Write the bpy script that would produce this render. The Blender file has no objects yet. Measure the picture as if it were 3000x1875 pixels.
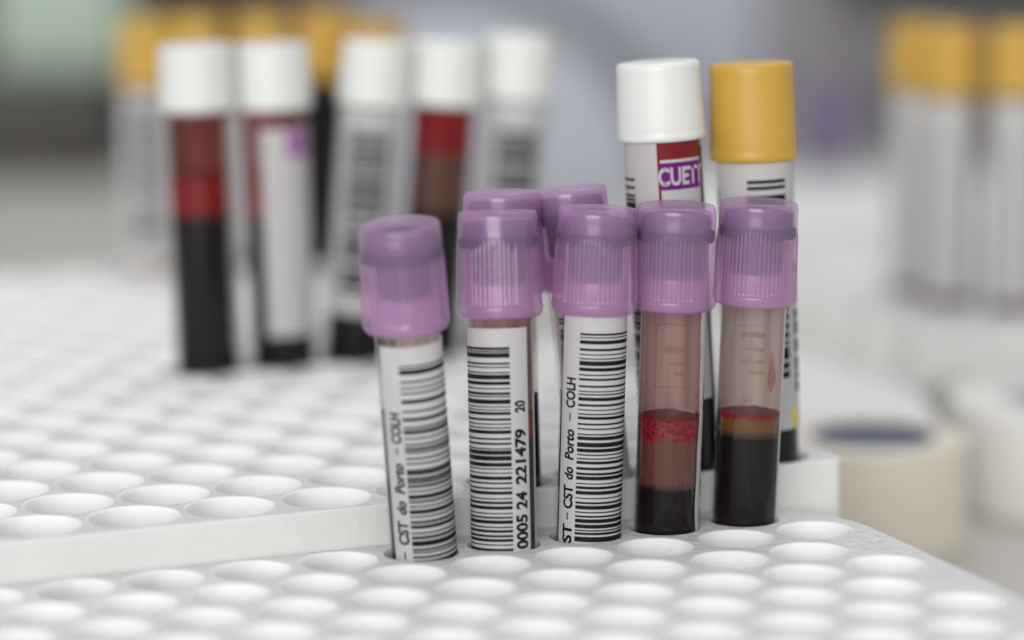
import bpy, bmesh, math, random
from mathutils import Vector, Matrix
from mathutils.geometry import delaunay_2d_cdt

random.seed(7)
sc = bpy.context.scene
col = sc.collection
R = math.radians
MM = 0.001
Z0 = 43.0            # thickness of the front foam rack, mm: its top face is the reference level

# ------------------------------------------------------------------ camera
cam_d = bpy.data.cameras.new('camera')
cam = bpy.data.objects.new('camera', cam_d)
col.objects.link(cam)
cam_d.sensor_width = 36.0
cam_d.lens = 100.0
cam_d.clip_start = 0.01
cam_d.clip_end = 20.0
pitch, roll = 0.16937, -0.0127
fwd = Vector((0, math.cos(pitch), -math.sin(pitch)))
rgt = Vector((1, 0, 0))
upv = rgt.cross(fwd)
r2 = math.cos(roll) * rgt + math.sin(roll) * upv
u2 = -math.sin(roll) * rgt + math.cos(roll) * upv
mat = Matrix((r2, u2, -fwd)).transposed().to_4x4()
mat.translation = Vector((0, 0, (134.265 + Z0) * MM))
cam.matrix_world = mat
cam_d.dof.use_dof = True
cam_d.dof.focus_distance = 0.549
cam_d.dof.aperture_fstop = 4.4
sc.camera = cam

# ------------------------------------------------------------------ light
w = bpy.data.worlds.new('World')
sc.world = w
w.use_nodes = True
w.node_tree.nodes['Background'].inputs[0].default_value = (0.93, 0.96, 1.0, 1)
w.node_tree.nodes['Background'].inputs[1].default_value = 0.54

def area(name, loc, target, sx, sy, power, color):
    d = bpy.data.lights.new(name, 'AREA')
    d.shape = 'RECTANGLE'
    d.size, d.size_y = sx, sy
    d.energy = power
    d.color = color
    o = bpy.data.objects.new(name, d)
    o.location = loc
    o.rotation_euler = (Vector(target) - Vector(loc)).to_track_quat('-Z', 'Y').to_euler()
    col.objects.link(o)
    return o

area('window_light', (-0.8, -3.1, 1.0), (0, 0.7, 0.05), 2.6, 1.4, 104.0, (1.0, 0.99, 0.975))
area('ceiling_light', (0.3, 1.6, 2.1), (0.1, 1.5, 0.0), 1.8, 0.8, 17.0, (0.95, 0.97, 1.0))

sc.view_settings.view_transform = 'Standard'
sc.view_settings.look = 'None'
sc.view_settings.exposure = 0.0
sc.view_settings.gamma = 1.0
sc.render.engine = 'CYCLES'
cy = sc.cycles
cy.use_denoising = True
cy.max_bounces = 14
cy.transparent_max_bounces = 24
cy.transmission_bounces = 12
cy.caustics_reflective = False
cy.sample_clamp_indirect = 6.0

# ------------------------------------------------------------------ materials
def nmat(name):
    m = bpy.data.materials.new(name)
    m.use_nodes = True
    nt = m.node_tree
    return m, nt, nt.nodes['Principled BSDF'], nt.nodes['Material Output']

def pset(b, color=None, rough=None, spec=None, sss=None, sssr=None, sscale=None, coat=None):
    if color: b.inputs['Base Color'].default_value = (*color, 1)
    if rough is not None: b.inputs['Roughness'].default_value = rough
    if spec is not None: b.inputs['Specular IOR Level'].default_value = spec
    if sss is not None: b.inputs['Subsurface Weight'].default_value = sss
    if sssr: b.inputs['Subsurface Radius'].default_value = sssr
    if sscale: b.inputs['Subsurface Scale'].default_value = sscale
    if coat is not None: b.inputs['Coat Weight'].default_value = coat

def plain(name, color, rough=0.5, vary=0.0, scale=200.0, **kw):
    m, nt, b, out = nmat(name)
    pset(b, color, rough, **kw)
    if vary:
        tc = nt.nodes.new('ShaderNodeTexCoord')
        n = nt.nodes.new('ShaderNodeTexNoise')
        n.inputs['Scale'].default_value = scale
        n.inputs['Detail'].default_value = 4
        nt.links.new(tc.outputs['Object'], n.inputs['Vector'])
        mx = nt.nodes.new('ShaderNodeMix'); mx.data_type = 'RGBA'
        mx.inputs[6].default_value = (*[c * (1 - vary) for c in color], 1)
        mx.inputs[7].default_value = (*[min(1, c * (1 + vary)) for c in color], 1)
        nt.links.new(n.outputs['Fac'], mx.inputs[0])
        nt.links.new(mx.outputs[2], b.inputs['Base Color'])
    return m

def foam_mat(name, color, sss=0.6, scale=0.002, bump=0.35):
    m, nt, b, out = nmat(name)
    pset(b, color, 0.62, 0.25, sss, (1.0, 0.97, 0.95), scale)
    L = nt.links
    tc = nt.nodes.new('ShaderNodeTexCoord')
    vor = nt.nodes.new('ShaderNodeTexVoronoi'); vor.inputs['Scale'].default_value = 420
    L.new(tc.outputs['Object'], vor.inputs['Vector'])
    mp = nt.nodes.new('ShaderNodeMapping')
    mp.inputs['Rotation'].default_value = (0, 0, R(35))
    mp.inputs['Scale'].default_value = (220, 1400, 700)
    L.new(tc.outputs['Object'], mp.inputs['Vector'])
    st = nt.nodes.new('ShaderNodeTexNoise'); st.inputs['Scale'].default_value = 1.0; st.inputs['Detail'].default_value = 3
    L.new(mp.outputs['Vector'], st.inputs['Vector'])
    big = nt.nodes.new('ShaderNodeTexNoise'); big.inputs['Scale'].default_value = 45; big.inputs['Detail'].default_value = 5
    L.new(tc.outputs['Object'], big.inputs['Vector'])
    a1 = nt.nodes.new('ShaderNodeMath'); a1.operation = 'MULTIPLY_ADD'
    a1.inputs[1].default_value = 0.7
    L.new(st.outputs['Fac'], a1.inputs[0]); L.new(vor.outputs['Distance'], a1.inputs[2])
    a2 = nt.nodes.new('ShaderNodeMath'); a2.operation = 'MULTIPLY_ADD'; a2.inputs[1].default_value = 1.5
    L.new(big.outputs['Fac'], a2.inputs[0]); L.new(a1.outputs[0], a2.inputs[2])
    bp = nt.nodes.new('ShaderNodeBump'); bp.inputs['Strength'].default_value = bump; bp.inputs['Distance'].default_value = 0.0006
    L.new(a2.outputs[0], bp.inputs['Height']); L.new(bp.outputs['Normal'], b.inputs['Normal'])
    cr = nt.nodes.new('ShaderNodeValToRGB')
    cr.color_ramp.elements[0].position = 0.3; cr.color_ramp.elements[1].position = 0.7
    cr.color_ramp.elements[0].color = (*[c * 0.93 for c in color], 1)
    cr.color_ramp.elements[1].color = (*color, 1)
    L.new(big.outputs['Fac'], cr.inputs['Fac'])
    L.new(cr.outputs['Color'], b.inputs['Base Color'])
    return m

def glass_mat(name, tint, refl=1.0, rough=0.04, streaks=False):
    """thin clear plastic: Fresnel reflection over tinted straight-through transmission"""
    m, nt, b, out = nmat(name)
    nt.nodes.remove(b)
    L = nt.links
    tr = nt.nodes.new('ShaderNodeBsdfTransparent'); tr.inputs[0].default_value = (*tint, 1)
    gl = nt.nodes.new('ShaderNodeBsdfGlossy'); gl.inputs['Roughness'].default_value = rough
    lw = nt.nodes.new('ShaderNodeLayerWeight')
    pw = nt.nodes.new('ShaderNodeMath'); pw.operation = 'POWER'; pw.inputs[1].default_value = 4.5
    L.new(lw.outputs['Facing'], pw.inputs[0])
    mu = nt.nodes.new('ShaderNodeMath'); mu.operation = 'MULTIPLY_ADD'; mu.inputs[1].default_value = 0.55 * refl; mu.inputs[2].default_value = 0.02 * refl
    L.new(pw.outputs[0], mu.inputs[0])
    mx = nt.nodes.new('ShaderNodeMixShader')
    L.new(mu.outputs[0], mx.inputs[0]); L.new(tr.outputs[0], mx.inputs[1]); L.new(gl.outputs[0], mx.inputs[2])
    if streaks:      # vertical streaks coloured into the tint, standing in for highlights on the wall
        tc = nt.nodes.new('ShaderNodeTexCoord')
        mp = nt.nodes.new('ShaderNodeMapping'); mp.inputs['Scale'].default_value = (420, 420, 25)
        nz = nt.nodes.new('ShaderNodeTexNoise'); nz.inputs['Scale'].default_value = 1.0; nz.inputs['Detail'].default_value = 3
        cr = nt.nodes.new('ShaderNodeValToRGB')
        cr.color_ramp.elements[0].position = 0.32; cr.color_ramp.elements[1].position = 0.72
        cr.color_ramp.elements[0].color = (*[c * 0.84 for c in tint], 1)
        cr.color_ramp.elements[1].color = (*[min(1, c * 1.07) for c in tint], 1)
        L.new(tc.outputs['Object'], mp.inputs['Vector']); L.new(mp.outputs['Vector'], nz.inputs['Vector'])
        L.new(nz.outputs['Fac'], cr.inputs['Fac']); L.new(cr.outputs['Color'], tr.inputs[0])
    L.new(mx.outputs[0], out.inputs['Surface'])
    return m

def cap_mat(name, see=0.685):
    """frosted lilac plastic: part scattering, part see-through"""
    m, nt, b, out = nmat(name)
    L = nt.links
    c = (0.76, 0.505, 0.775)
    pset(b, c, 0.33, 0.45)
    tl = nt.nodes.new('ShaderNodeBsdfTranslucent'); tl.inputs[0].default_value = (0.90, 0.66, 0.89, 1)
    m1 = nt.nodes.new('ShaderNodeMixShader'); m1.inputs[0].default_value = 0.42
    L.new(b.outputs[0], m1.inputs[1]); L.new(tl.outputs[0], m1.inputs[2])
    rf = nt.nodes.new('ShaderNodeBsdfTransparent'); rf.inputs[0].default_value = (0.96, 0.84, 0.96, 1)
    m2 = nt.nodes.new('ShaderNodeMixShader'); m2.inputs[0].default_value = see
    L.new(m1.outputs[0], m2.inputs[1]); L.new(rf.outputs[0], m2.inputs[2])
    lw = nt.nodes.new('ShaderNodeLayerWeight')
    pw = nt.nodes.new('ShaderNodeMath'); pw.operation = 'POWER'; pw.inputs[1].default_value = 4.0
    L.new(lw.outputs['Facing'], pw.inputs[0])
    mu = nt.nodes.new('ShaderNodeMath'); mu.operation = 'MULTIPLY_ADD'; mu.inputs[1].default_value = 0.30; mu.inputs[2].default_value = 0.035
    L.new(pw.outputs[0], mu.inputs[0])
    gl = nt.nodes.new('ShaderNodeBsdfGlossy'); gl.inputs['Roughness'].default_value = 0.2
    tc = nt.nodes.new('ShaderNodeTexCoord')
    nz = nt.nodes.new('ShaderNodeTexNoise'); nz.inputs['Scale'].default_value = 700; nz.inputs['Detail'].default_value = 3
    L.new(tc.outputs['Object'], nz.inputs['Vector'])
    bp = nt.nodes.new('ShaderNodeBump'); bp.inputs['Strength'].default_value = 0.12; bp.inputs['Distance'].default_value = 0.0003
    L.new(nz.outputs['Fac'], bp.inputs['Height']); L.new(bp.outputs['Normal'], gl.inputs['Normal'])
    m3 = nt.nodes.new('ShaderNodeMixShader')
    L.new(mu.outputs[0], m3.inputs[0]); L.new(m2.outputs[0], m3.inputs[1]); L.new(gl.outputs[0], m3.inputs[2])
    L.new(m3.outputs[0], out.inputs['Surface'])
    return m

def layer_mat(name, c0, c1, s0, s1, rough=0.18, sss=0.0):
    """liquid whose colour settles from c0 (at height s0, mm) to c1 (at s1)"""
    m, nt, b, out = nmat(name)
    pset(b, c1, rough, 0.4, sss, (1, .3, .2), 0.002)
    L = nt.links
    tc = nt.nodes.new('ShaderNodeTexCoord')
    sp = nt.nodes.new('ShaderNodeSeparateXYZ'); L.new(tc.outputs['Object'], sp.inputs[0])
    nz = nt.nodes.new('ShaderNodeTexNoise'); nz.inputs['Scale'].default_value = 260
    L.new(tc.outputs['Object'], nz.inputs['Vector'])
    ad = nt.nodes.new('ShaderNodeMath'); ad.operation = 'MULTIPLY_ADD'; ad.inputs[1].default_value = 0.0008
    L.new(nz.outputs['Fac'], ad.inputs[0]); L.new(sp.outputs['Z'], ad.inputs[2])
    mr = nt.nodes.new('ShaderNodeMapRange'); mr.interpolation_type = 'SMOOTHSTEP'
    mr.inputs[1].default_value = s0 * MM + 0.0004; mr.inputs[2].default_value = s1 * MM + 0.0004
    L.new(ad.outputs[0], mr.inputs[0])
    mx = nt.nodes.new('ShaderNodeMix'); mx.data_type = 'RGBA'
    mx.inputs[6].default_value = (*c0, 1); mx.inputs[7].default_value = (*c1, 1)
    L.new(mr.outputs[0], mx.inputs[0]); L.new(mx.outputs[2], b.inputs['Base Color'])
    return m

def clot_mat(name):
    m, nt, b, out = nmat(name)
    pset(b, (0.30, 0.008, 0.02), 0.38, 0.25)
    L = nt.links
    tc = nt.nodes.new('ShaderNodeTexCoord')
    n = nt.nodes.new('ShaderNodeTexNoise'); n.inputs['Scale'].default_value = 1100; n.inputs['Detail'].default_value = 4
    L.new(tc.outputs['Object'], n.inputs['Vector'])
    cr = nt.nodes.new('ShaderNodeValToRGB')
    cr.color_ramp.elements[0].position = 0.35; cr.color_ramp.elements[0].color = (0.085, 0.002, 0.005, 1)
    cr.color_ramp.elements[1].position = 0.68; cr.color_ramp.elements[1].color = (0.30, 0.007, 0.015, 1)
    L.new(n.outputs['Fac'], cr.inputs['Fac']); L.new(cr.outputs['Color'], b.inputs['Base Color'])
    bp = nt.nodes.new('ShaderNodeBump'); bp.inputs['Strength'].default_value = 0.6; bp.inputs['Distance'].default_value = 0.0006
    L.new(n.outputs['Fac'], bp.inputs['Height']); L.new(bp.outputs['Normal'], b.inputs['Normal'])
    return m

def paper_mat(name, c):
    m, nt, b, out = nmat(name)
    pset(b, c, 0.4, 0.35)
    tl = nt.nodes.new('ShaderNodeBsdfTranslucent'); tl.inputs[0].default_value = (*c, 1)
    mx = nt.nodes.new('ShaderNodeMixShader'); mx.inputs[0].default_value = 0.4
    nt.links.new(b.outputs[0], mx.inputs[1]); nt.links.new(tl.outputs[0], mx.inputs[2])
    nt.links.new(mx.outputs[0], out.inputs['Surface'])
    return m

M = {}
M['foam'] = foam_mat('grey_foam_top', (0.715, 0.70, 0.695), 0.3, 0.002, 0.45)  # foam tone differs by face: greyer top, whitest in the holes
M['foam_hole'] = foam_mat('white_foam', (0.92, 0.92, 0.915), 0.75, 0.005, 0.15)
M['foam_side'] = foam_mat('foam_cut_side', (0.755, 0.75, 0.73), 0.4, 0.002, 0.14)
M['glass'] = glass_mat('clear_tube_plastic', (0.985, 0.98, 0.975), 0.9)
M['film'] = glass_mat('blood_film', (0.935, 0.825, 0.81), 0.1, 0.2, True)
M['film_red'] = glass_mat('red_blood_film', (0.70, 0.40, 0.39), 0.1, 0.2, True)
M['film_grey'] = glass_mat('thin_blood_film', (0.955, 0.90, 0.875), 0.15, 0.2, True)
M['lilac_skirt'] = cap_mat('lilac_skirt', 0.5)
M['smear'] = glass_mat('blood_smear_film', (0.94, 0.74, 0.74), 0.1, 0.2)
M['lilac'] = cap_mat('lilac_plastic')
M['lilac_inner'] = cap_mat('lilac_inner_wall', 0.82)
M['stopper'] = plain('grey_rubber', (0.020, 0.016, 0.062), 0.7, 0.1, 300, spec=0.2)
M['paper'] = paper_mat('label_paper', (0.80, 0.795, 0.79))
M['paper_back'] = plain('label_paper_shaded_stock', (0.66, 0.63, 0.61), 0.6, 0.05, 250)
M['ink'] = plain('black_ink', (0.010, 0.009, 0.010), 0.5, spec=0.12)
M['ink_grey'] = plain('grey_ink', (0.44, 0.40, 0.40), 0.5)
M['ink_purple'] = plain('purple_ink', (0.14, 0.007, 0.16), 0.5, spec=0.15)
M['pale_purple'] = plain('pale_purple_ink', (0.33, 0.15, 0.33), 0.5, spec=0.15)
M['ink_yellow'] = plain('yellow_ink', (0.65, 0.50, 0.03), 0.4)
M['white_plastic'] = plain('white_cap_plastic', (0.76, 0.775, 0.74), 0.38, sss=0.15, sssr=(1, 1, .9), sscale=0.002)
M['yellow_plastic'] = plain('yellow_cap_plastic', (0.575, 0.345, 0.052), 0.42, sss=0.1, sssr=(1, .6, .2), sscale=0.002)
M['blood'] = plain('settled_blood', (0.007, 0.004, 0.005), 0.4, spec=0.05)
M['blood_red'] = plain('fresh_blood', (0.20, 0.003, 0.006), 0.35, 0.2, 150, spec=0.1)
M['brown'] = plain('plasma_brown', (0.085, 0.030, 0.018), 0.2)
M['clot'] = clot_mat('red_clot')
M['plasma_a'] = layer_mat('brown_plasma', (0.016, 0.008, 0.009), (0.185, 0.066, 0.045), 8.3, 10.4)
M['plasma_b'] = layer_mat('amber_plasma', (0.016, 0.008, 0.009), (0.160, 0.070, 0.022), 16.9, 18.8)

# ------------------------------------------------------------------ mesh helpers (all in mm)
def mesh_obj(name, verts, faces, m, parent=None, smooth=True, angle=None):
    me = bpy.data.meshes.new(name)
    me.from_pydata([(x * MM, y * MM, z * MM) for x, y, z in verts], [], faces)
    if smooth:
        me.polygons.foreach_set('use_smooth', [True] * len(me.polygons))
        if angle: me.set_sharp_from_angle(angle=R(angle))
    me.materials.append(m)
    me.update()
    o = bpy.data.objects.new(name, me)
    col.objects.link(o)
    if parent: o.parent = parent
    return o

def tag(o, label, cat, group=None, kind=None):
    if label: o['label'] = label
    if cat: o['category'] = cat
    if group: o['group'] = group
    if kind: o['kind'] = kind
    return o

def lathe(profile, segs=64, rfun=None, closed_top=True, closed_bot=True):
    V, F = [], []
    for (r, z) in profile:
        for k in range(segs):
            a = 2 * math.pi * k / segs
            rr = r if rfun is None else rfun(r, z, a)
            V.append((rr * math.sin(a), -rr * math.cos(a), z))
    n = len(profile)
    for i in range(n - 1):
        for k in range(segs):
            k2 = (k + 1) % segs
            F.append((i * segs + k, i * segs + k2, (i + 1) * segs + k2, (i + 1) * segs + k))
    if closed_bot: F.append(tuple(reversed(range(segs))))
    if closed_top: F.append(tuple(range((n - 1) * segs, n * segs)))
    return V, F

def patch(r, p0, p1, s0, s1, nseg=None, ns=1, wave=None):
    nseg = nseg or max(2, int(abs(p1 - p0) / 4))
    V, F = [], []
    for j in range(ns + 1):
        s = s0 + (s1 - s0) * j / ns
        for k in range(nseg + 1):
            p = p0 + (p1 - p0) * k / nseg
            if wave and k == 0: p += wave(s)
            V.append((r * math.sin(R(p)), -r * math.cos(R(p)), s))
    for j in range(ns):
        for k in range(nseg):
            a = j * (nseg + 1) + k
            F.append((a, a + 1, a + nseg + 2, a + nseg + 1))
    return V, F

def join(parts):
    V, F = [], []
    for v, f in parts:
        o = len(V); V += v; F += [tuple(i + o for i in q) for q in f]
    return V, F

def text_mesh(txt, length, height, bold=0.0, shear=0.0):
    """flat triangles of a piece of lettering fitted to length x height (mm)"""
    cu = bpy.data.curves.new('t', 'FONT'); cu.body = txt; cu.offset = bold; cu.shear = shear
    cu.resolution_u = 4
    o = bpy.data.objects.new('t', cu); col.objects.link(o)
    bpy.context.view_layer.update()
    dg = bpy.context.evaluated_depsgraph_get()
    me = bpy.data.meshes.new_from_object(o.evaluated_get(dg))
    bpy.data.objects.remove(o); bpy.data.curves.remove(cu)
    bm = bmesh.new(); bm.from_mesh(me); bpy.data.meshes.remove(me)
    xs = [v.co.x for v in bm.verts]; ys = [v.co.y for v in bm.verts]
    x0, x1 = min(xs), max(xs); y0, y1 = min(ys), max(ys)
    for v in bm.verts:
        v.co.x = (v.co.x - x0) / (x1 - x0) * length
        v.co.y = (v.co.y - y0) / max(y1 - y0, 1e-6) * height - height / 2
        v.co.z = 0
    for i in range(1, 6):
        yy = -height / 2 + height * i / 6
        bmesh.ops.bisect_plane(bm, geom=bm.verts[:] + bm.edges[:] + bm.faces[:], plane_co=(0, yy, 0), plane_no=(0, 1, 0))
    bmesh.ops.triangulate(bm, faces=bm.faces[:])
    bm.verts.index_update()
    V = [tuple(v.co) for v in bm.verts]; F = [tuple(v.index for v in f.verts) for f in bm.faces]
    bm.free()
    return V, F

def wrap_text(words, r, phi, flip=False):
    """words: (text, s0, s1, height): lettering that climbs the tube"""
    parts = []
    for (t, s0, s1, h, sh) in words:
        V, F = text_mesh(t, s1 - s0, h, 0.038 if t != '-' else 0, sh)
        W = []
        for x, y, z in V:
            p = R(phi) - y / r
            W.append((r * math.sin(p), -r * math.cos(p), s0 + x))
        parts.append((W, F))
    return join(parts)

def ring_text(t, r, phi_c, s0, h, arc):
    """lettering that runs round the tube, upright"""
    V, F = text_mesh(t, arc, h, 0.03)
    # extra cuts across the length so that it bends with the tube
    W = []
    for x, y, z in V:
        p = R(phi_c) + (x - arc / 2) / r
        W.append((r * math.sin(p), -r * math.cos(p), s0 + y + h / 2))
    return W, F

def bars_from(lst, y_bot, y_top, s_bot, s_top):
    """rows of a barcode read off as (start, end) -> tube heights"""
    k = (s_top - s_bot) / (y_bot - y_top)
    return [(s_bot + (y_bot - b) * k, s_bot + (y_bot - a) * k) for a, b in lst]

def rand_bars(s0, s1, seed, u=0.34):
    rnd = random.Random(seed); out = []; s = s1
    while s > s0 + 2:
        b = u * rnd.choice((1, 1, 2, 2, 3, 4)); g = u * rnd.choice((1, 1, 2, 3))
        out.append((s - b, s)); s -= b + g
    return out

def bar_mesh(bars, r, p0, p1):
    return join([patch(r, p0, p1, a - .06, b + .06) for a, b in bars])

# ------------------------------------------------------------------ foam racks
A = R(20.8675)
OX, OY = -17.497, 524.976
def uv2xy(u, v):
    return OX + u * math.cos(A) - v * math.sin(A), OY + u * math.sin(A) + v * math.cos(A)

def round_rect(u0, v0, u1, v1, rads, inset=0.0, n=12):
    """counter-clockwise outline; rads for corners (u1,v0),(u1,v1),(u0,v1),(u0,v0)"""
    u0 += inset; v0 += inset; u1 -= inset; v1 -= inset
    out = []
    for (cx_, cy_, sx, sy, a0), rad in zip(((u1, v0, -1, 1, -90), (u1, v1, -1, -1, 0), (u0, v1, 1, -1, 90), (u0, v0, 1, 1, 180)), rads):
        rad = max(0.2, rad - inset)
        for i in range(n + 1):
            t = R(a0 + 90 * i / n)
            out.append((cx_ + sx * rad + rad * math.cos(t), cy_ + sy * rad + rad * math.sin(t)))
    return out

def dense(loop, step=6.0):
    out = []
    for i, p in enumerate(loop):
        q = loop[(i + 1) % len(loop)]
        d = math.hypot(q[0] - p[0], q[1] - p[1])
        k = max(1, int(d / step))
        for j in range(k):
            out.append((p[0] + (q[0] - p[0]) * j / k, p[1] + (q[1] - p[1]) * j / k))
    return out

def inside(pt, loop):
    x, y = pt; c = False
    j = len(loop) - 1
    for i in range(len(loop)):
        xi, yi = loop[i]; xj, yj = loop[j]
        if (yi > y) != (yj > y) and x < (xj - xi) * (y - yi) / (yj - yi) + xi: c = not c
        j = i
    return c

def foam_rack(name, loops, ztop, zbot, holes, depth, seed, segs=44, notch=None):
    """loops: outline from the top face outward/down: [(loop, z)...]; holes: (u, v, radius)"""
    rnd = random.Random(seed)
    V, F = [], []
    FIL = 0.42
    top_loop = loops[0][0]
    coords = [Vector(p) for p in top_loop]
    edges = [(i, (i + 1) % len(top_loop)) for i in range(len(top_loop))]
    shapes = []
    for hi, (hu, hv, hr) in enumerate(holes):
        p1, p2, p3 = [rnd.uniform(0, 6.28) for _ in range(3)]
        e1, e2 = rnd.uniform(.2, 1.0), rnd.uniform(.2, 1.0)
        cu_, cv_ = hu + rnd.uniform(-.22, .22), hv + rnd.uniform(-.22, .22)
        rad = []
        for k in range(segs):
            t = 2 * math.pi * k / segs
            q = hr * (1 + 0.010 * e1 * math.sin(2 * t + p1) + 0.007 * e2 * math.sin(3 * t + p2) + 0.004 * math.sin(7 * t + p3)) + rnd.uniform(-.05, .05)
            if notch and hi in notch:
                nd = (t - notch[hi][0] + math.pi) % (2 * math.pi) - math.pi
                q += notch[hi][1] * math.exp(-(nd / 0.28) ** 2)
            rad.append(q)
        shapes.append((cu_, cv_, rad))
        o = len(coords)
        for k in range(segs):
            t = 2 * math.pi * k / segs
            coords.append(Vector((cu_ + (rad[k] + FIL) * math.cos(t), cv_ + (rad[k] + FIL) * math.sin(t))))
        edges += [(o + k, o + (k + 1) % segs) for k in range(segs)]
    res = delaunay_2d_cdt(coords, edges, [], 0, 1e-5)
    vc, fc = res[0], res[2]
    rr = max([h[2] for h in holes]) if holes else 0
    cell = 20.0
    grid = {}
    for i, (cu_, cv_, rad) in enumerate(shapes):
        grid.setdefault((int(cu_ // cell), int(cv_ // cell)), []).append(i)
    base = len(V)
    V += [(p.x, p.y, ztop) for p in vc]
    for f in fc:
        cx_ = sum(vc[i].x for i in f) / 3; cy_ = sum(vc[i].y for i in f) / 3
        if not inside((cx_, cy_), top_loop): continue
        hit = False
        gx, gy = int(cx_ // cell), int(cy_ // cell)
        for ix in (gx - 1, gx, gx + 1):
            for iy in (gy - 1, gy, gy + 1):
                for i in grid.get((ix, iy), ()):
                    cu_, cv_, rad = shapes[i]
                    dx, dy = cx_ - cu_, cy_ - cv_
                    d = math.hypot(dx, dy)
                    if d < rr + 3:
                        t = (math.atan2(dy, dx) % (2 * math.pi)) / (2 * math.pi) * segs
                        k = int(t) % segs; fr = t - int(t)
                        lim = (rad[k] * (1 - fr) + rad[(k + 1) % segs] * fr + FIL) * 0.9985
                        if d < lim: hit = True
        if not hit: F.append(tuple(base + i for i in f))
    n_top = len(F)
    for (cu_, cv_, rad) in shapes:
        rings = []
        for i in range(5):
            t = R(90 * i / 4)
            rings.append((FIL * (1 - math.sin(t)), ztop - FIL * (1 - math.cos(t))))
        rings += [(-.05, ztop - 3.5), (-.15, ztop - depth * .6), (-.25, ztop - depth)]
        o = len(V)
        for (dr, z) in rings:
            for k in range(segs):
                t = 2 * math.pi * k / segs
                V.append((cu_ + (rad[k] + dr) * math.cos(t), cv_ + (rad[k] + dr) * math.sin(t), z))
        for i in range(len(rings) - 1):
            for k in range(segs):
                k2 = (k + 1) % segs
                F.append((o + i * segs + k, o + i * segs + k2, o + (i + 1) * segs + k2, o + (i + 1) * segs + k))
        e = o + (len(rings) - 1) * segs
        F.append(tuple(e + k for k in range(segs)))
    n_hole = len(F)
    n = len(top_loop)
    o = len(V)
    for (lp, z) in loops:
        V += [(x, y, z) for x, y in lp]
    for i in range(len(loops) - 1):
        for k in range(n):
            k2 = (k + 1) % n
            F.append((o + i * n + k, o + (i + 1) * n + k, o + (i + 1) * n + k2, o + i * n + k2))
    F.append(tuple(reversed(range(o + (len(loops) - 1) * n, o + len(loops) * n))))
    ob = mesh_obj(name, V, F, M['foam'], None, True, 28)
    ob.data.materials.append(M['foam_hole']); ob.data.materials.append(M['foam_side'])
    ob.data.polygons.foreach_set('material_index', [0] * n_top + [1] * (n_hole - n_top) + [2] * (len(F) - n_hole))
    ob.location = (OX * MM, OY * MM, 0)
    ob.rotation_euler = (0, 0, A)
    return ob

def rim_loops(u0, v0, u1, v1, rads, ztop, zbot, seed, e=1.0):
    rnd = random.Random(seed)
    ins = [(e, 0.0), (e * .45, .18 * e), (.12 * e, .55 * e), (0, e * 1.2)]
    base = dense(round_rect(u0, v0, u1, v1, rads, 0))
    n = len(base)
    cu_, cv_ = (u0 + u1) / 2, (v0 + v1) / 2
    wob = [rnd.uniform(-.10, .10) for _ in range(n)]
    wob = [(wob[i - 1] + 2 * wob[i] + wob[(i + 1) % n]) / 4 for i in range(n)]
    nor = []
    for i in range(n):
        p, q = base[i - 1], base[(i + 1) % n]
        dx, dy = q[0] - p[0], q[1] - p[1]
        l = math.hypot(dx, dy) or 1
        nor.append((dy / l, -dx / l))
    out = []
    for d, dz in ins + [(0, (ztop - zbot) * .5), (0, ztop - zbot)]:
        out.append(([(base[i][0] - nor[i][0] * (d + wob[i]), base[i][1] - nor[i][1] * (d + wob[i])) for i in range(n)], ztop - dz))
    return out

# table and walls first
def box(name, x0, x1, y0, y1, z0, z1, m, parent=None, bev=0.0):
    bm = bmesh.new()
    bmesh.ops.create_cube(bm, size=1)
    for v in bm.verts:
        v.co = Vector(((x0 + x1) / 2 + v.co.x * (x1 - x0), (y0 + y1) / 2 + v.co.y * (y1 - y0), (z0 + z1) / 2 + v.co.z * (z1 - z0)))
    if bev: bmesh.ops.bevel(bm, geom=bm.edges[:], offset=bev, segments=3, affect='EDGES', profile=.5)
    bm.verts.index_update()
    V = [tuple(v.co) for v in bm.verts]; F = [tuple(v.index for v in f.verts) for f in bm.faces]
    bm.free()
    return mesh_obj(name, V, F, m, parent, bool(bev), 40)

M['table'] = plain('laminate_table', (0.50, 0.475, 0.44), 0.5, 0.06, 14)
M['wall'] = plain('painted_wall', (0.68, 0.655, 0.64), 0.8, 0.05, 3)
M['dark_box'] = plain('dark_grey_plastic', (0.034, 0.029, 0.024), 0.5, 0.1, 20)
M['brown_board'] = plain('brown_cabinet', (0.10, 0.07, 0.048), 0.6, 0.1, 8)
M['green'] = plain('pale_green_plastic', (0.40, 0.50, 0.40), 0.5, 0.06, 20)
M['machine'] = plain('pale_blue_grey_plastic', (0.47, 0.49, 0.56), 0.4, 0.04, 10)
M['machine_trim'] = plain('grey_trim_plastic', (0.15, 0.155, 0.175), 0.5, 0.05, 10)
M['violet'] = plain('violet_grey_plastic', (0.17, 0.14, 0.24), 0.5, 0.05, 20)
M['cream'] = plain('cream_paper_tape', (0.76, 0.70, 0.58), 0.55, 0.05, 120)
M['core_grey'] = plain('grey_core_card', (0.17, 0.18, 0.27), 0.6, 0.3, 60)
M['white_tape'] = plain('white_paper_tape', (0.80, 0.79, 0.75), 0.55, 0.03, 120)
M['core_blue'] = plain('blue_printed_core', (0.09, 0.105, 0.17), 0.5, 0.6, 140)
M['white_board'] = plain('white_board_stock', (0.78, 0.775, 0.75), 0.6, 0.02, 20)

tag(box('table', -1500, 1500, -200, 1950, -40, 0, M['table']), None, None, kind='structure')
tag(box('wall', -1500, 1500, 1950, 2000, -40, 1400, M['wall']), None, None, kind='structure')

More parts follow.
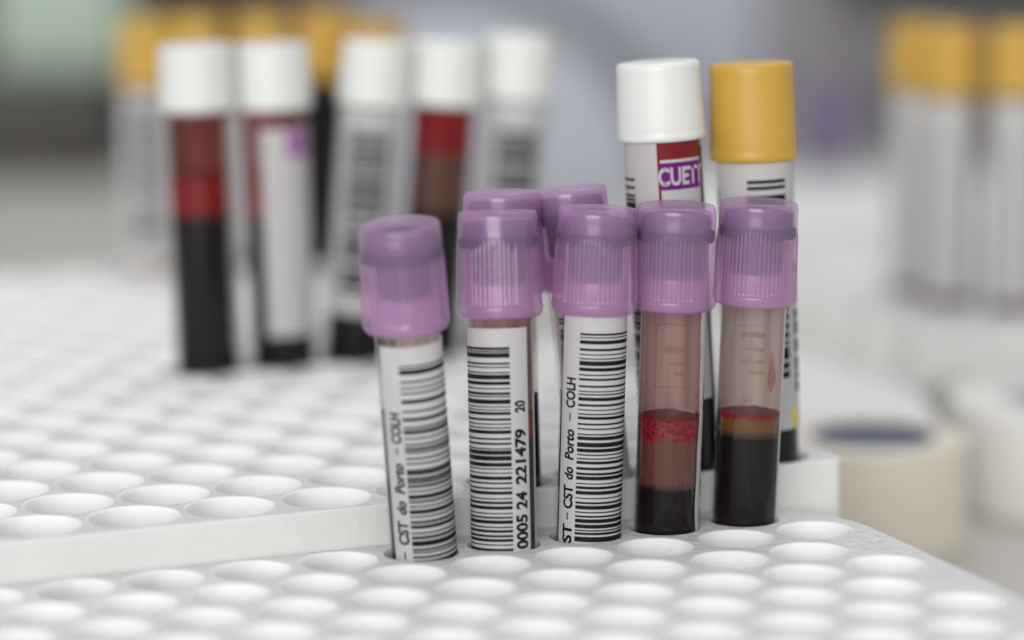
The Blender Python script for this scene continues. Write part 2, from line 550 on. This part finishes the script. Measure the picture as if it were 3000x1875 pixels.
# front rack
fh = []; notch = {}
for j in range(0, 9):
    v = -14.55 * j
    um = 67.2 if j % 2 == 0 else 75.6
    for i in range(0, 14):
        u = um - 16.8 * i
        if j == 2 and i == 1: notch[len(fh)] = (R(238), 1.5)
        fh.append((u, v, 7.02))
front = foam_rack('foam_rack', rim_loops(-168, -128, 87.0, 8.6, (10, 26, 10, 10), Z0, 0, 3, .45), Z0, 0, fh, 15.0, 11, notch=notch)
tag(front, 'low white foam rack in front with small round holes and rounded corner', 'foam rack')

HB = 7.8
bh = []
for j in range(0, 20):
    v = 18.8 + 15.7 * j
    off = (9.8 * j) % 19
    for i in range(-4, 10):
        u = -70.3 + off + 19 * i
        if u < 85 and u > -140: bh.append((u, v, 8.45))
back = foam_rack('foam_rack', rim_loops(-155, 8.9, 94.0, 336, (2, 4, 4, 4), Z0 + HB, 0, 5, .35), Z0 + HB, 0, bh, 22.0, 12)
tag(back, 'higher white foam rack with larger holes behind the front rack', 'foam rack')

# ------------------------------------------------------------------ tubes
RG = 6.25     # outer tube radius
def tube_root(name, base, axis, sink):
    o = bpy.data.objects.new(name, None)
    o.empty_display_size = 0.005
    col.objects.link(o)
    d = Vector(axis).normalized()
    q = Vector((0, 0, 1)).rotation_difference(d)
    b = Vector((base[0], base[1], base[2] + Z0)) - d * sink
    o.rotation_mode = 'QUATERNION'
    o.rotation_quaternion = q
    o.location = b * MM
    return o

def shift(VF, ds):
    V, F = VF
    return [(x, y, z + ds) for x, y, z in V], F

def round_bottom(r, z0, n=8):
    return [(max(0.02, r * math.sin(R(90 * i / n))), z0 + r - r * math.cos(R(90 * i / n))) for i in range(n + 1)]

def add_glass(root, length, segs=72):
    ri = RG - 0.22
    prof = round_bottom(RG, 0) + [(RG, length * .5), (RG, length), (ri, length)] + [(ri, length * .5)] + list(reversed(round_bottom(ri, RG - ri)))
    V, F = lathe(prof, segs, None, False, False)
    return mesh_obj('tube_wall', V, F, M['glass'], root, True, 60)

def fill(root, name, s0, s1, m, r=6.0, segs=64, bottom=False, dome=0.25):
    prof = (round_bottom(r, 0.25) if bottom else [(0.02, s0), (r, s0)])
    prof += [(r, (prof[-1][1] + s1) / 2), (r, s1 + dome), (r * .93, s1 + dome * .3), (r * .8, s1), (0.02, s1)]
    V, F = lathe(prof, segs, None, True, True)
    return mesh_obj(name, V, F, m, root, True, 50)

def lilac_cap(root, z, spin=0.0, sector=(92, 28), nrib=15):
    H = 20.3
    per = sector[0] + sector[1]
    def rf(r, zz, a):
        h = zz - z
        if not (2.45 < h < 15.2) or r < 7: return r
        d = (math.degrees(a) + spin) % per
        k = 1.0
        if h > 13.6: k = max(0, (15.2 - h) / 1.6)
        if d < sector[0]:
            t = d / sector[0] * nrib
            return r - 0.02 + 0.17 * k * (max(0, math.cos(2 * math.pi * t)) ** .7 - 0.35)
        e = min(d - sector[0], per - d)
        return r + (0.10 * k if e > 2.5 else -0.16 * k)
    pr = [(6.32, 0.5), (6.6, 0.05), (7.0, 0.0), (7.6, .22), (8.0, .7), (8.27, 1.3), (8.33, 1.9), (8.28, 2.35), (8.10, 2.5)]
    for i in range(9):
        h = 3.0 + i * 1.35
        pr.append((8.08 - 0.30 * (h - 3) / 12, h))
    pr += [(7.74, 14.6), (7.71, 15.3), (7.68, 17), (7.64, 18.8), (7.60, 19.4), (7.48, 19.85), (7.22, 20.18), (6.85, H), (6.2, 20.22), (5.4, 20.0), (2.5, 19.95), (0.02, 19.95)]
    V, F = lathe([(r, h + z) for r, h in pr], 240, rf, True, True)
    cap = mesh_obj('cap', V, F, M['lilac'], root, True, 55)
    # grey rubber stopper inside: plug, flange, head
    ps = [(0.02, 6.6), (4.6, 6.6), (5.0, 7.0), (5.1, 13.2), (7.35, 13.35), (7.45, 13.6), (7.45, 15.1), (7.3, 15.3), (6.7, 15.5), (6.55, 17.8), (6.3, 18.2), (0.02, 18.2)]
    V, F = lathe([(r, h + z) for r, h in ps], 64, None, True, True)
    mesh_obj('stopper', V, F, M['stopper'], cap, True, 35)
    for n_, m_, q in (('skirt', 'lilac_skirt', [(6.5, 0.3), (6.5, 5.9), (6.42, 6.3)]), ('inner_wall', 'lilac_inner', [(6.4, 6.4), (6.4, 13.2)]),
                      ('inner_crown', 'lilac_inner', [(7.0, 15.5), (6.9, 18.5), (6.5, 19.0), (3.0, 19.1)])):
        V, F = lathe([(r, h + z) for r, h in q], 64, None, False, False)
        mesh_obj(n_, V, F, M[m_], cap, True, 50)
    return cap

def screw_cap(root, z, H, r0, r1, m, segs=240, nrib=80):
    def rf(r, zz, a):
        h = zz - z
        if not (H * .10 < h < H * .90) or r < r1 * .97: return r
        return r + 0.04 * math.sin(nrib * a)
    pr = [(7.8, .4), (7.95, 0), (r0 - .5, 0), (r0 - .12, .2), (r0, .7), (r0, H * .09), (r0 - .1, H * .105)]
    for i in range(7):
        t = i / 6
        pr.append((r0 - .08 + (r1 - r0) * t, H * (.13 + .75 * t)))
    pr += [(r1 - .02, H * .93), (r1 - .12, H - .5), (r1 - .4, H - .15), (r1 - .9, H), (0.02, H)]
    V, F = lathe([(r, h + z) for r, h in pr], segs, rf, True, True)
    return mesh_obj('cap', V, F, m, root, True, 50)

def label(root, p0, p1, s0, s1, m=None, r=6.33, wave=None, name='label'):
    V, F = patch(r, p0, p1, s0, s1, None, 24 if wave else 4, wave)
    return mesh_obj(name, V, F, m or M['paper'], root, True)

def part(name, VF, m, parent):
    return mesh_obj(name, VF[0], VF[1], m, parent, True)

FRONT_SINK = 14.0
BACK_SINK = 21.0

def front_tube(base, axis, L, spin, text):
    sink = FRONT_SINK
    root = tube_root('blood_tube', base, axis, sink)
    tag(root, text, 'blood tube', 'lilac-capped tubes standing in the foam racks')
    cz = sink + L - 20.3
    add_glass(root, cz + 13.0)
    lilac_cap(root, cz, spin)
    return root, sink, cz

# first from the left: leans to the left and towards the lens
k, s, cz = front_tube((-17.3, 525.0, 0), (-0.0515, -0.085, 0.995), 64.2, 100, 'blurred lilac-capped tube leaning left, leftmost in the front row')
fill(k, 'blood', 0, s + 15.5, M['blood'], bottom=True)
fill(k, 'plasma', s + 15.7, s + 28, M['brown'])
part('blood_film', lathe([(5.9, s + 28.5), (5.9, cz + 6)], 64, None, False, False), M['film_grey'], k)
lb = label(k, -54, 205, s - 9, s + 42.0)
b1 = [(243,250),(264,290),(330,338),(366,372),(395,402),(436,455),(498,506),(540,556),(592,600),(612,630),(655,660),(690,697),(712,725),(735,742),(770,777),(800,806),(838,850),(855,868),(884,897),(904,916),(928,941),(960,966),(985,1007),(1020,1030),(1050,1056),(1073,1094),(1110,1116),(1138,1151),(1163,1181),(1205,1212),(1228,1242),(1255,1283),(1300,1310),(1320,1326),(1345,1355),(1370,1392),(1410,1418),(1440,1452)]
part('barcode', bar_mesh(bars_from(b1, 1400, 243, s - 0.5, s + 38.4), 6.36, -16, 95), M['ink'], lb)
part('lettering', wrap_text([('-', s + .6, s + 2.1, .3, 0), ('CST', s + 3.5, s + 8.2, 2.4, 0), ('do', s + 9.5, s + 12.2, 2.3, .15), ('Porto', s + 13.6, s + 19.6, 2.3, .15), ('-', s + 21.3, s + 22.6, .3, 0), ('COLH', s + 23.4, s + 29.4, 2.3, 0)], 6.37, -31), M['ink'], lb)

# second: number along the label
k, s, cz = front_tube((-2.0, 530.9, 0), (-0.0082, 0.0896, 0.9959), 63.9, 70, 'lilac-capped tube whose label reads 0005 24 221479, second in front row')
fill(k, 'blood', 0, s + 20.5, M['blood'], bottom=True)
fill(k, 'plasma', s + 20.7, s + 25, M['blood_red'])
part('blood_film', lathe([(5.9, s + 25.3), (5.9, cz + 6)], 64, None, False, False), M['film'], k)
lb = label(k, -100, 53, s - 9, s + 41.9)
label(k, 70, 255, s - 9, s + 43, M['paper'], 6.30, None, 'maker_label')
b2 = [(145,157),(165,170),(178,183),(187,203),(235,243),(258,262),(290,294),(305,330),(345,362),(383,387),(408,420),(430,434),(450,473),(490,493),(508,511),(523,537),(560,570),(590,594),(612,616),(630,648),(675,683),(703,712),(735,739),(748,770),(780,805),(820,840),(853,857),(878,882),(900,918),(935,942),(965,972),(988,1004),(1028,1032),(1048,1060),(1075,1092),(1115,1119),(1137,1145),(1158,1176),(1195,1200),(1215,1228),(1245,1255),(1268,1282),(1300,1304),(1325,1337),(1352,1358),(1370,1390),(1405,1412)]
part('barcode', bar_mesh(bars_from(b2, 1335, 145, s - 0.4, s + 38.3), 6.36, -95, 16), M['ink'], lb)
part('lettering', wrap_text([('0005', s - .3, s + 6.3, 2.7, 0), ('24', s + 7.3, s + 10.7, 2.6, 0), ('221479', s + 12.1, s + 22.7, 2.6, 0), ('20', s + 25.8, s + 28.1, 2.4, 0)], 6.37, 34), M['ink'], lb)

# third, in the middle
k, s, cz = front_tube((14.2, 536.8, 0), (0.0376, 0.03, 0.9988), 63.8, 45, 'lilac-capped tube with sharp black COLH lettering, middle of the front row')
fill(k, 'blood', 0, s + 21, M['blood'], bottom=True)
fill(k, 'plasma', s + 21.2, s + 26, M['brown'])
part('blood_film', lathe([(5.9, s + 26.3), (5.9, cz + 6)], 64, None, False, False), M['film'], k)
lb = label(k, -66, 200, s - 9, cz + 0.2)
b3 = [(140,148),(160,163),(178,195),(222,232),(252,255),(275,278),(290,312),(326,342),(362,366),(384,393),(422,430),(452,455),(468,472),(487,503),(524,533),(552,555),(575,579),(592,605),(628,635),(655,660),(685,689),(700,717),(733,755),(766,783),(797,801),(818,822),(835,848),(868,880),(898,908),(918,935),(955,958),(973,985),(998,1015),(1035,1038),(1058,1066),(1078,1096),(1112,1116),(1133,1140),(1152,1170),(1182,1200),(1212,1216),(1226,1236),(1250,1275),(1310,1314),(1330,1345)]
part('barcode', bar_mesh(bars_from(b3, 1314, 140, s - 1.4, s + 40.3), 6.36, -26, 86), M['ink'], lb)
part('lettering', wrap_text([('PST', s - 2.2, s + 3.1, 2.4, 0), ('-', s + 3.9, s + 5.3, .3, 0), ('CST', s + 6.1, s + 10.7, 2.4, 0), ('do', s + 11.8, s + 14.3, 2.3, .15), ('Porto', s + 15.6, s + 21.6, 2.3, .15), ('-', s + 23.2, s + 24.7, .3, 0), ('COLH', s + 25.7, s + 31.6, 2.3, 0)], 6.37, -42), M['ink'], lb)

def clot(root, s0, s1, seed, amp=.35):
    rnd = random.Random(seed)
    segs, rows = 96, 12
    ph = [(rnd.uniform(0, 6.28), rnd.randint(2, 17), rnd.uniform(.3, 1)) for _ in range(9)]
    V, F = [], []
    for i in range(rows + 1):
        t = i / rows
        for k_ in range(segs):
            a = 2 * math.pi * k_ / segs
            n = sum(w_ * math.sin(f_ * a + p_ + 5 * t * (f_ % 3)) for p_, f_, w_ in ph) / 9
            z = s0 + (s1 - s0) * t + n * amp * (4.0 if i == 0 else 2.4 if i == rows else 1.4)
            rr = 6.022 - min(.1, abs(n) * .1) * (i > 1) - rnd.uniform(0, .006)
            if i == rows: rr *= .9
            V.append((rr * math.sin(a), -rr * math.cos(a), z))
    for i in range(rows):
        for k_ in range(segs):
            k2 = (k_ + 1) % segs
            F.append((i * segs + k_, i * segs + k2, (i + 1) * segs + k2, (i + 1) * segs + k_))
    F.append(tuple(range(rows * segs, (rows + 1) * segs)))
    return mesh_obj('clot', V, F, M['clot'], root, True)

def faint_print(parent, r, rows):
    return part('maker_print', join([patch(r, a, b, s0, s1) for a, b, s0, s1 in rows]), M['ink_grey'], parent)

# fourth: red clot over brown plasma
k, s, cz = front_tube((29.8, 543.0, 0), (0.0348, 0.0, 0.9994), 63.6, 75, 'lilac-capped tube with thick bright red clot over brown plasma')
fill(k, 'blood', 0, s + 8.2, M['blood'], bottom=True)
M['plasma_a'] = layer_mat('brown_plasma', (0.016, 0.008, 0.009), (0.105, 0.036, 0.024), s + 8.3, s + 10.2)
fill(k, 'plasma', s + 8.3, s + 18.6, M['plasma_a'])
clot(k, s + 17.9, s + 22.3, 4, .45)
part('blood_film', lathe([(5.9, s + 22.4), (5.9, cz + 6)], 64, None, False, False), M['film'], k)
lb = label(k, 57, 262, s - 9, s + 43.2, M['paper'], 6.33, lambda q: 2.2 * math.sin(q * .21) + 1.2 * math.sin(q * .53 + 1))
faint_print(lb, 6.29, [(150, 208, s + 39.0, s + 39.2), (150, 208, s + 26.5, s + 26.7), (150, 151.5, s + 26.5, s + 39.2), (206.5, 208, s + 26.5, s + 39.2), (155, 190, s + 33.5, s + 34.6), (155, 182, s + 31, s + 31.6), (155, 172, s + 29, s + 29.6)])
part('lettering', wrap_text([('- COLH', s + 22, s + 29.5, 1.9, 0), ('do Porto', s + 12, s + 20, 1.9, .15), ('PST - CST', s + 1, s + 10, 1.9, 0)], 6.37, 84), M['ink'], lb)

# fifth: nearly full of dark blood
k, s, cz = front_tube((45.5, 548.8, 0), (0.0458, 0.01, 0.9989), 63.3, 60, 'lilac-capped tube mostly full of black-red blood, rightmost in the front row')
fill(k, 'blood', 0, s + 16.8, M['blood'], bottom=True)
M['plasma_b'] = layer_mat('amber_plasma', (0.016, 0.008, 0.009), (0.135, 0.055, 0.012), s + 16.9, s + 19.2)
fill(k, 'plasma', s + 16.9, s + 20.9, M['plasma_b'])
clot(k, s + 20.8, s + 21.7, 9, .13)
part('blood_film', lathe([(5.9, s + 21.9), (5.9, cz + 6)], 64, None, False, False), M['film_grey'], k)
V, F = [], []
for i in range(13):
    t = i / 12
    hw = 11.0 * math.sin(math.pi * min(.97, max(.03, t))) ** .7 * (1 + .25 * math.sin(7 * t))
    cc = 37 + 3 * math.sin(4 * t)
    for p in (cc - hw, cc, cc + hw):
        V.append((5.86 * math.sin(R(p)), -5.86 * math.cos(R(p)), s + 26.6 + 6.2 * t))
    if i:
        o_ = (i - 1) * 3
        F += [(o_, o_ + 1, o_ + 4, o_ + 3), (o_ + 1, o_ + 2, o_ + 5, o_ + 4)]
part('blood_smear', (V, F), M['smear'], k)
part('blood_smear', ([((x_ * .995), (y_ * .995), s + 26.2 + (z_ - s - 26.6) * 1.35) for x_, y_, z_ in V], F), M['smear'], k)
lb = label(k, 66, 262, s - 9, s + 43.0, M['paper'], 6.33)
faint_print(lb, 6.29, [(155, 205, s + 37.5, s + 37.7), (152, 195, s + 35.2, s + 36.4), (152, 188, s + 32.6, s + 33.2), (152, 196, s + 30.2, s + 30.8), (152, 180, s + 28, s + 28.6)])

# two lilac tubes in the back rack
for base, axis, L, text, seed, p0 in (
        ((-0.7, 551.0, HB), (-0.0183, 0.04, 0.999), 57.5, 'lilac-capped tube standing right behind the tube labelled 0005', 21, -160),
        ((17.0, 557.4, HB), (-0.0996, 0.0398, 0.9942), 57.6, 'lilac-capped tube tilted left behind the middle front tube', 22, -58)):
    sink = BACK_SINK
    k = tube_root('blood_tube', base, axis, sink)
    tag(k, text, 'blood tube', 'lilac-capped tubes standing in the foam racks')
    cz = sink + L - 20.3; s = sink
    add_glass(k, cz + 13)
    lilac_cap(k, cz, 30 + seed)
    fill(k, 'blood', 0, s + 17, M['blood'], bottom=True)
    part('blood_film', lathe([(5.9, s + 17.5), (5.9, cz + 6)], 64, None, False, False), M['film_grey'], k)
    lb = label(k, p0, p0 + 160, s - 12, cz - 1)
    part('barcode', bar_mesh(rand_bars(s - 8, cz - 5, seed, .38), 6.36, p0 + 12, p0 + 85), M['ink'], lb)

def widen(root, k_=7.75 / 6.25):
    for ch in root.children:
        if ch.name.startswith('cap'): continue
        for o_ in [ch] + list(ch.children):
            for v_ in o_.data.vertices:
                v_.co.x *= k_; v_.co.y *= k_

def tall_tube(base, axis, L, cap, text, group, levels=(), lab=None, bar=None, seed=1, sink=BACK_SINK, fat=0.0):
    """levels: (name, s0, s1, material) measured from the foam top; lab: (p0, p1, s0, s1)"""
    k = tube_root('blood_tube', base, axis, sink)
    tag(k, text, 'blood tube', group)
    H = 15.6 if cap == 'white' else 19.6
    cz = sink + L - H
    add_glass(k, cz + H * .5, 56)
    if cap == 'white': screw_cap(k, cz, H, 8.75 + fat, 8.35 + fat, M['white_plastic'])
    else: screw_cap(k, cz, H, 8.8, 8.45, M['yellow_plastic'])
    first = True
    for n_, s0, s1, m in levels:
        if m.startswith('film'):
            part(n_, lathe([(5.9, sink + s0), (5.9, sink + s1)], 56, None, False, False), M[m], k)
        else:
            fill(k, n_, sink + s0, sink + s1, M[m], bottom=first, segs=56)
        first = False
    if lab:
        lb = label(k, lab[0], lab[1], sink + lab[2], sink + lab[3])
        if bar:
            part('barcode', bar_mesh(rand_bars(sink + bar[2], sink + bar[3], seed, .40), 6.36, bar[0], bar[1]), M['ink'], lb)
        return k, sink, cz, lb
    return k, sink, cz, None

# the white and the yellow tube right behind the front row
G1 = 'tall tubes with screw caps in the back rack'
k, s, cz, lb = tall_tube((33.9, 564.3, HB), (-0.0525, 0.02, 0.9984), 81.6, 'white', 'white-capped tall tube with purple printed band, beside the yellow-capped tube', G1,
    [('blood', 0, 17, 'blood'), ('plasma', 17.2, 66, 'blood_red')], (-130, -12, -10, 66), (-120, -52, 2, 59), 31)
ml = label(k, -8, 62, s + 14, s + 62.6, M['paper'], 6.31, None, 'maker_label')
label(k, 72, 150, s + 6, s + 64, M['machine'], 6.31, None, 'maker_label_edge')
bd = label(k, -8, 60, s + 56.6, s + 62.0, M['ink_purple'], 6.34, None, 'purple_band')
part('lettering', ring_text('CUETT', 6.37, 27, s + 57.4, 3.7, 8.6), M['paper'], bd)
part('small_print', join([patch(6.34, a, a + 5, s + 50.6, s + 54.4) for a in (2, 10, 17, 25, 34, 42)]), M['ink_grey'], ml)


k, s, cz, lb = tall_tube((50.9, 570.1, HB), (-0.0275, 0.02, 0.9994), 80.6, 'yellow', 'yellow-capped tall tube standing at the right end of the back rack', G1,
    [('blood', 0, 11, 'blood'), ('plasma', 11.2, 55, 'brown')], (-70, 96, 6.5, 63), None, 32)
part('barcode', bar_mesh(rand_bars(s + 16, s + 57.5, 32, .62), 6.36, -16, 46), M['ink'], lb)
part('side_barcode', bar_mesh(rand_bars(s + 12, s + 40, 35, .62), 6.36, 62, 88), M['ink'], lb)
part('yellow_mark', patch(6.36, 48, 66, s + 7.0, s + 11), M['ink_yellow'], lb)

# the row of blurred tubes further back
G2 = 'blurred white-capped tubes in the back rack'
tall_tube((-73.2, 674.0, HB), (-0.0104, 0, 1.0), 78.4, 'white', 'blurred white-capped tube with red layer over black blood, leftmost white cap', G2,
    [('blood', 0, 38, 'blood'), ('red_layer', 38.2, 47, 'blood_red'), ('blood_film', 47.3, 62, 'film_red')], (60, 250, 5, 61), fat=.4)
k, s, cz, lb = tall_tube((-55.5, 680.7, HB), (-0.0158, 0, .9998), 77.9, 'white', 'blurred white-capped tube with narrow red strip left of its label, second white cap', G2,
    [('blood', 0, 36, 'blood'), ('red_layer', 36.2, 48, 'blood_red'), ('blood_film', 48.3, 62, 'film_red')], (-22, 120, 8, 58), fat=.4)
part('purple_mark', patch(6.36, 25, 75, s + 51, s + 57.5), M['pale_purple'], lb)
tall_tube((-38.7, 687.1, HB), (0.0924, 0, 0.9957), 78.0, 'white', 'blurred white-capped tube with grey barcode on white label, third white cap', G2,
    [('blood', 0, 40, 'blood'), ('plasma', 40.3, 55, 'brown')], (-150, 150, 12, 61.5), (-38, 38, 14, 57), 41)
tall_tube((-21.2, 693.7, HB), (0.0871, 0, 0.9962), 77.4, 'white', 'blurred white-capped tube with dark red over brown over black blood, no front label', G2,
    [('blood', 0, 36, 'blood'), ('plasma', 36.3, 50, 'brown'), ('red_layer', 50.2, 61, 'blood_red')], (110, 250, 5, 61), fat=.4)
tall_tube((-3.6, 700.4, HB), (0.0845, 0, 0.9964), 78.2, 'white', 'blurred white-capped tube with tilted barcode, rightmost of the blurred white caps', G2,
    [('blood', 0, 40, 'blood'), ('plasma', 40.3, 55, 'brown')], (-150, 150, 6, 61.5), (-30, 50, 10, 55), 42)

G3 = 'blurred yellow-capped tubes at the far end of the back rack'
tall_tube((-106.2, 829.5, HB), (0.0168, 0, 0.9998), 75.0, 'yellow', 'blurred yellow-capped tube at the left end of the far row, pale label', G3,
    [('plasma', 0, 30, 'film_grey')], (-150, 150, 4, 54), (-30, 30, 8, 50), 51)
tall_tube((-94.5, 834.5, HB), (0.042, 0, 0.999), 75.4, 'yellow', 'blurred yellow-capped tube hidden behind the leftmost white cap', G3,
    [('blood', 0, 40, 'blood')], (-150, 150, 4, 54), None, 52)
tall_tube((-76.7, 841.2, HB), (0.0571, 0, 0.998), 75.1, 'yellow', 'blurred yellow-capped tube hidden behind the second white cap', G3,
    [('blood', 0, 40, 'blood')], (-150, 150, 4, 54), None, 53)
tall_tube((-59.0, 848.0, HB), (0.0657, 0, 0.9978), 75.3, 'yellow', 'blurred yellow-capped tube with black blood between second and third white caps', G3,
    [('blood', 0, 56, 'blood')], None, None, 54)
tall_tube((-44.7, 836.6, HB), (0.0856, 0, 0.9963), 72.8, 'yellow', 'blurred yellow-capped tube peeking above the third white cap', G3,
    [('blood', 0, 50, 'blood')], None, None, 55)

# ------------------------------------------------------------------ right background
# white slab and a foam rack with scalloped side, three yellow tubes
def prism(name, outline, z0, z1, m):
    n = len(outline)
    V = [(x, y, z1) for x, y in outline] + [(x, y, z0) for x, y in outline]
    F = [tuple(range(n)), tuple(reversed(range(n, 2 * n)))] + [(i, n + i, n + (i + 1) % n, (i + 1) % n) for i in range(n)]
    return mesh_obj(name, V, F, m, None, False)
slab_o = prism('white_board', [(60, 727), (111, 727), (111, 782), (420, 782), (420, 1240), (60, 1240)], 0, 25, M['white_board'])
tag(slab_o, 'low white slab on the table behind the tape roll', 'slab')

u_f, v_lo, v_hi = 208, 182, 400
left = []
vv = v_hi
while vv - 26 > v_lo:
    for i in range(9):
        t = i / 8
        left.append((u_f + 6.0 * math.sin(math.pi * t), vv - 4 - 22 * t))
    vv -= 26
outl = [(400, v_lo), (400, v_hi), (u_f, v_hi)] + left + [(u_f, v_lo)]
def w2uv(x, y):
    dx, dy = x - OX, y - OY
    return dx * math.cos(A) + dy * math.sin(A), -dx * math.sin(A) + dy * math.cos(A)
RT = -2.0
ry = [(121, 841, 80), (127.3, 818, 80.5), (144.2, 806, 81)]
rh = [(*w2uv(x, y), 8.4) for x, y, L in ry] + [(w2uv(121, 841)[0] + 19 * i, w2uv(121, 841)[1] + 40, 8.4) for i in range(0, 4)]
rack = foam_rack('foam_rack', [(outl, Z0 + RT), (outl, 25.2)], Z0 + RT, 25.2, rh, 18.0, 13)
tag(rack, 'blurred white foam rack with scalloped side on the white slab', 'foam rack')
G4 = 'blurred yellow-capped tubes at the right edge'
for (x, y, L), txt, sd in zip(ry, ('blurred yellow-capped tube, leftmost of the three at the right edge', 'blurred yellow-capped tube, middle of the three at the right edge',
                            'blurred yellow-capped tube cut off by the right picture edge'), (61, 62, 63)):
    tall_tube((x, y, RT), (0.0, 0, 1), L, 'yellow', txt, G4, [('plasma', 0, 52, 'brown')], (-150, 38, 3, L - 21), None, sd, 17.0)

# tape roll lying on the table
def tape_roll(name, x, y, r, rc, h, m='cream', mc_='core_blue'):
    o = bpy.data.objects.new(name, None); o.empty_display_size = .01; col.objects.link(o)
    o.location = (x * MM, y * MM, 0)
    pr = [(rc + .9, 0), (r - .3, 0), (r, .3), (r, h - .3), (r - .3, h)]
    n = 14
    for i in range(1, n):
        rr = r - .3 - (r - rc - 1.2) * i / n
        pr.append((rr, h - (.12 if i % 2 else 0)))
    pr += [(rc + .9, h), (rc + .9, 0)]
    V, F = lathe(pr, 96, None, False, False)
    mesh_obj('tape', V, F, M[m], o, True, 40)
    V, F = lathe([(rc - .6, .1), (rc + .85, .1), (rc + .85, h + .15), (rc - .6, h + .15), (rc - .6, .1)], 96, None, False, False)
    mesh_obj('core', V, F, M[mc_], o, True, 40)
    V, F = lathe([(.02, .2), (rc - .7, .2), (rc - .7, h - 2.5), (.02, h - 2.5)], 64, None, True, True)
    mesh_obj('core_plug', V, F, M['core_grey'], o, True, 40)
    return o
tag(tape_roll('tape_roll', 90.0, 697.5, 23.6, 15.0, 27.5), 'cream paper tape roll with dark blue core beside the foam racks', 'tape roll')

tag(tape_roll('tape_roll', 149.0, 743.0, 33.0, 19.0, 27.5, 'white_tape', 'white_board'), 'white paper tape roll cut off by the right edge', 'tape roll')

# fine white scuffs on the worn corner of the front rack
rnd = random.Random(5)
SV, SF = [], []
cnt = 0
while cnt < 150:
    if cnt < 100: u_, v_ = rnd.uniform(48, 85), rnd.uniform(-60, 7)
    else: u_, v_ = rnd.uniform(-110, 85), rnd.uniform(-100, 8)
    if u_ > 60.5 and v_ > -17.4 and math.hypot(u_ - 60.5, v_ + 17.4) > 24.5: cnt += 0; continue
    if min(math.hypot(u_ - h[0], v_ - h[1]) for h in fh) < 8.9: continue
    l_, w_, a_ = rnd.uniform(.4, 1.7), rnd.uniform(.05, .13), R(rnd.gauss(-25, 22))
    if min(math.hypot(u_ + l_ * .5 * sg * math.cos(a_) - h[0], v_ + l_ * .5 * sg * math.sin(a_) - h[1]) for h in fh for sg in (-1, 1)) < 7.7: continue
    o_ = len(SV)
    for du, dv, dz in ((-l_ / 2, 0, 0), (0, -w_, 0), (l_ / 2, 0, 0), (0, w_, 0), (0, 0, .13)):
        SV.append((u_ + du * math.cos(a_) - dv * math.sin(a_), v_ + du * math.sin(a_) + dv * math.cos(a_), Z0 + dz))
    SF += [(o_, o_ + 1, o_ + 4), (o_ + 1, o_ + 2, o_ + 4), (o_ + 2, o_ + 3, o_ + 4), (o_ + 3, o_, o_ + 4)]
    cnt += 1
sm = mesh_obj('scuffs', SV, SF, M['foam_hole'], front, True)
sm['kind'] = 'stuff'

# ------------------------------------------------------------------ far background
tag(box('storage_box', -430, -208, 1500, 1620, 0, 54, M['dark_box'], None, 3), 'dark grey box at the far left behind the racks', 'box')
tag(box('green_container', -276, -203, 1512, 1600, 54.3, 140, M['green'], None, 4), 'pale green container standing on the dark box', 'container')
tag(box('brown_cabinet', -700, -95, 1720, 1900, 0, 500, M['brown_board'], None, 2), 'brown cabinet in the blurred background at upper left', 'cabinet')
mc = box('laboratory_machine', -90, 150, 1650, 1900, 0, 480, M['machine'], None, 12)
tag(mc, 'pale blue-grey laboratory machine in the blurred background', 'machine')
def half_drum(x, y, r, depth):
    o = bpy.data.objects.new('drum_housing', None); o.empty_display_size = .02; col.objects.link(o)
    o.location = (x * MM, y * MM, 0)
    n = 40
    arc = [(r * math.cos(math.pi * i / n), r * math.sin(math.pi * i / n)) for i in range(n + 1)]
    V = [(a, 0, b) for a, b in arc] + [(a, depth, b) for a, b in arc]
    F = [tuple(range(n + 1)), tuple(reversed(range(n + 1, 2 * n + 2)))]
    F += [(i + 1, i, n + 1 + i, n + 2 + i) for i in range(n)] + [(0, n, 2 * n + 1, n + 1)]
    mesh_obj('housing', V, F, M['machine'], o, True, 40)
    V, F = [], []
    for i, (a, b) in enumerate(arc):
        for rr, yy in ((1.0, -6), (1.16, -6), (1.16, 20), (1.0, 20)):
            V.append((a * rr, yy, b * rr))
    for i in range(n):
        for q in range(4):
            q2 = (q + 1) % 4
            F.append((i * 4 + q, i * 4 + q2, i * 4 + 4 + q2, i * 4 + 4 + q))
    F += [(0, 1, 2, 3), tuple(n * 4 + q for q in (3, 2, 1, 0))]
    mesh_obj('rim', V, F, M['machine_trim'], o, True, 40)
    return o
tag(half_drum(-30, 1400, 98, 120), 'rounded pale housing with dark curved rim behind the tubes', 'machine')
tag(box('wall_shelf', 215, 800, 1600, 1949, 82, 110, M['dark_box'], None, 2), 'dark shelf on the wall at the upper right', 'shelf')
V, F = lathe([(.02, 0), (16, 0), (17, 1), (17, 34), (14, 40), (8, 44), (8, 56), (.02, 56)], 40)
o = mesh_obj('bottle', V, F, M['violet'], None, True, 40)
o.location = (.168, 1.5, 0)
tag(o, 'small violet-grey bottle, a blurred smudge right of the yellow cap', 'bottle')

for o_ in list(col.objects):
    if o_.get('group') in (G1, G2, G3, G4): widen(o_)
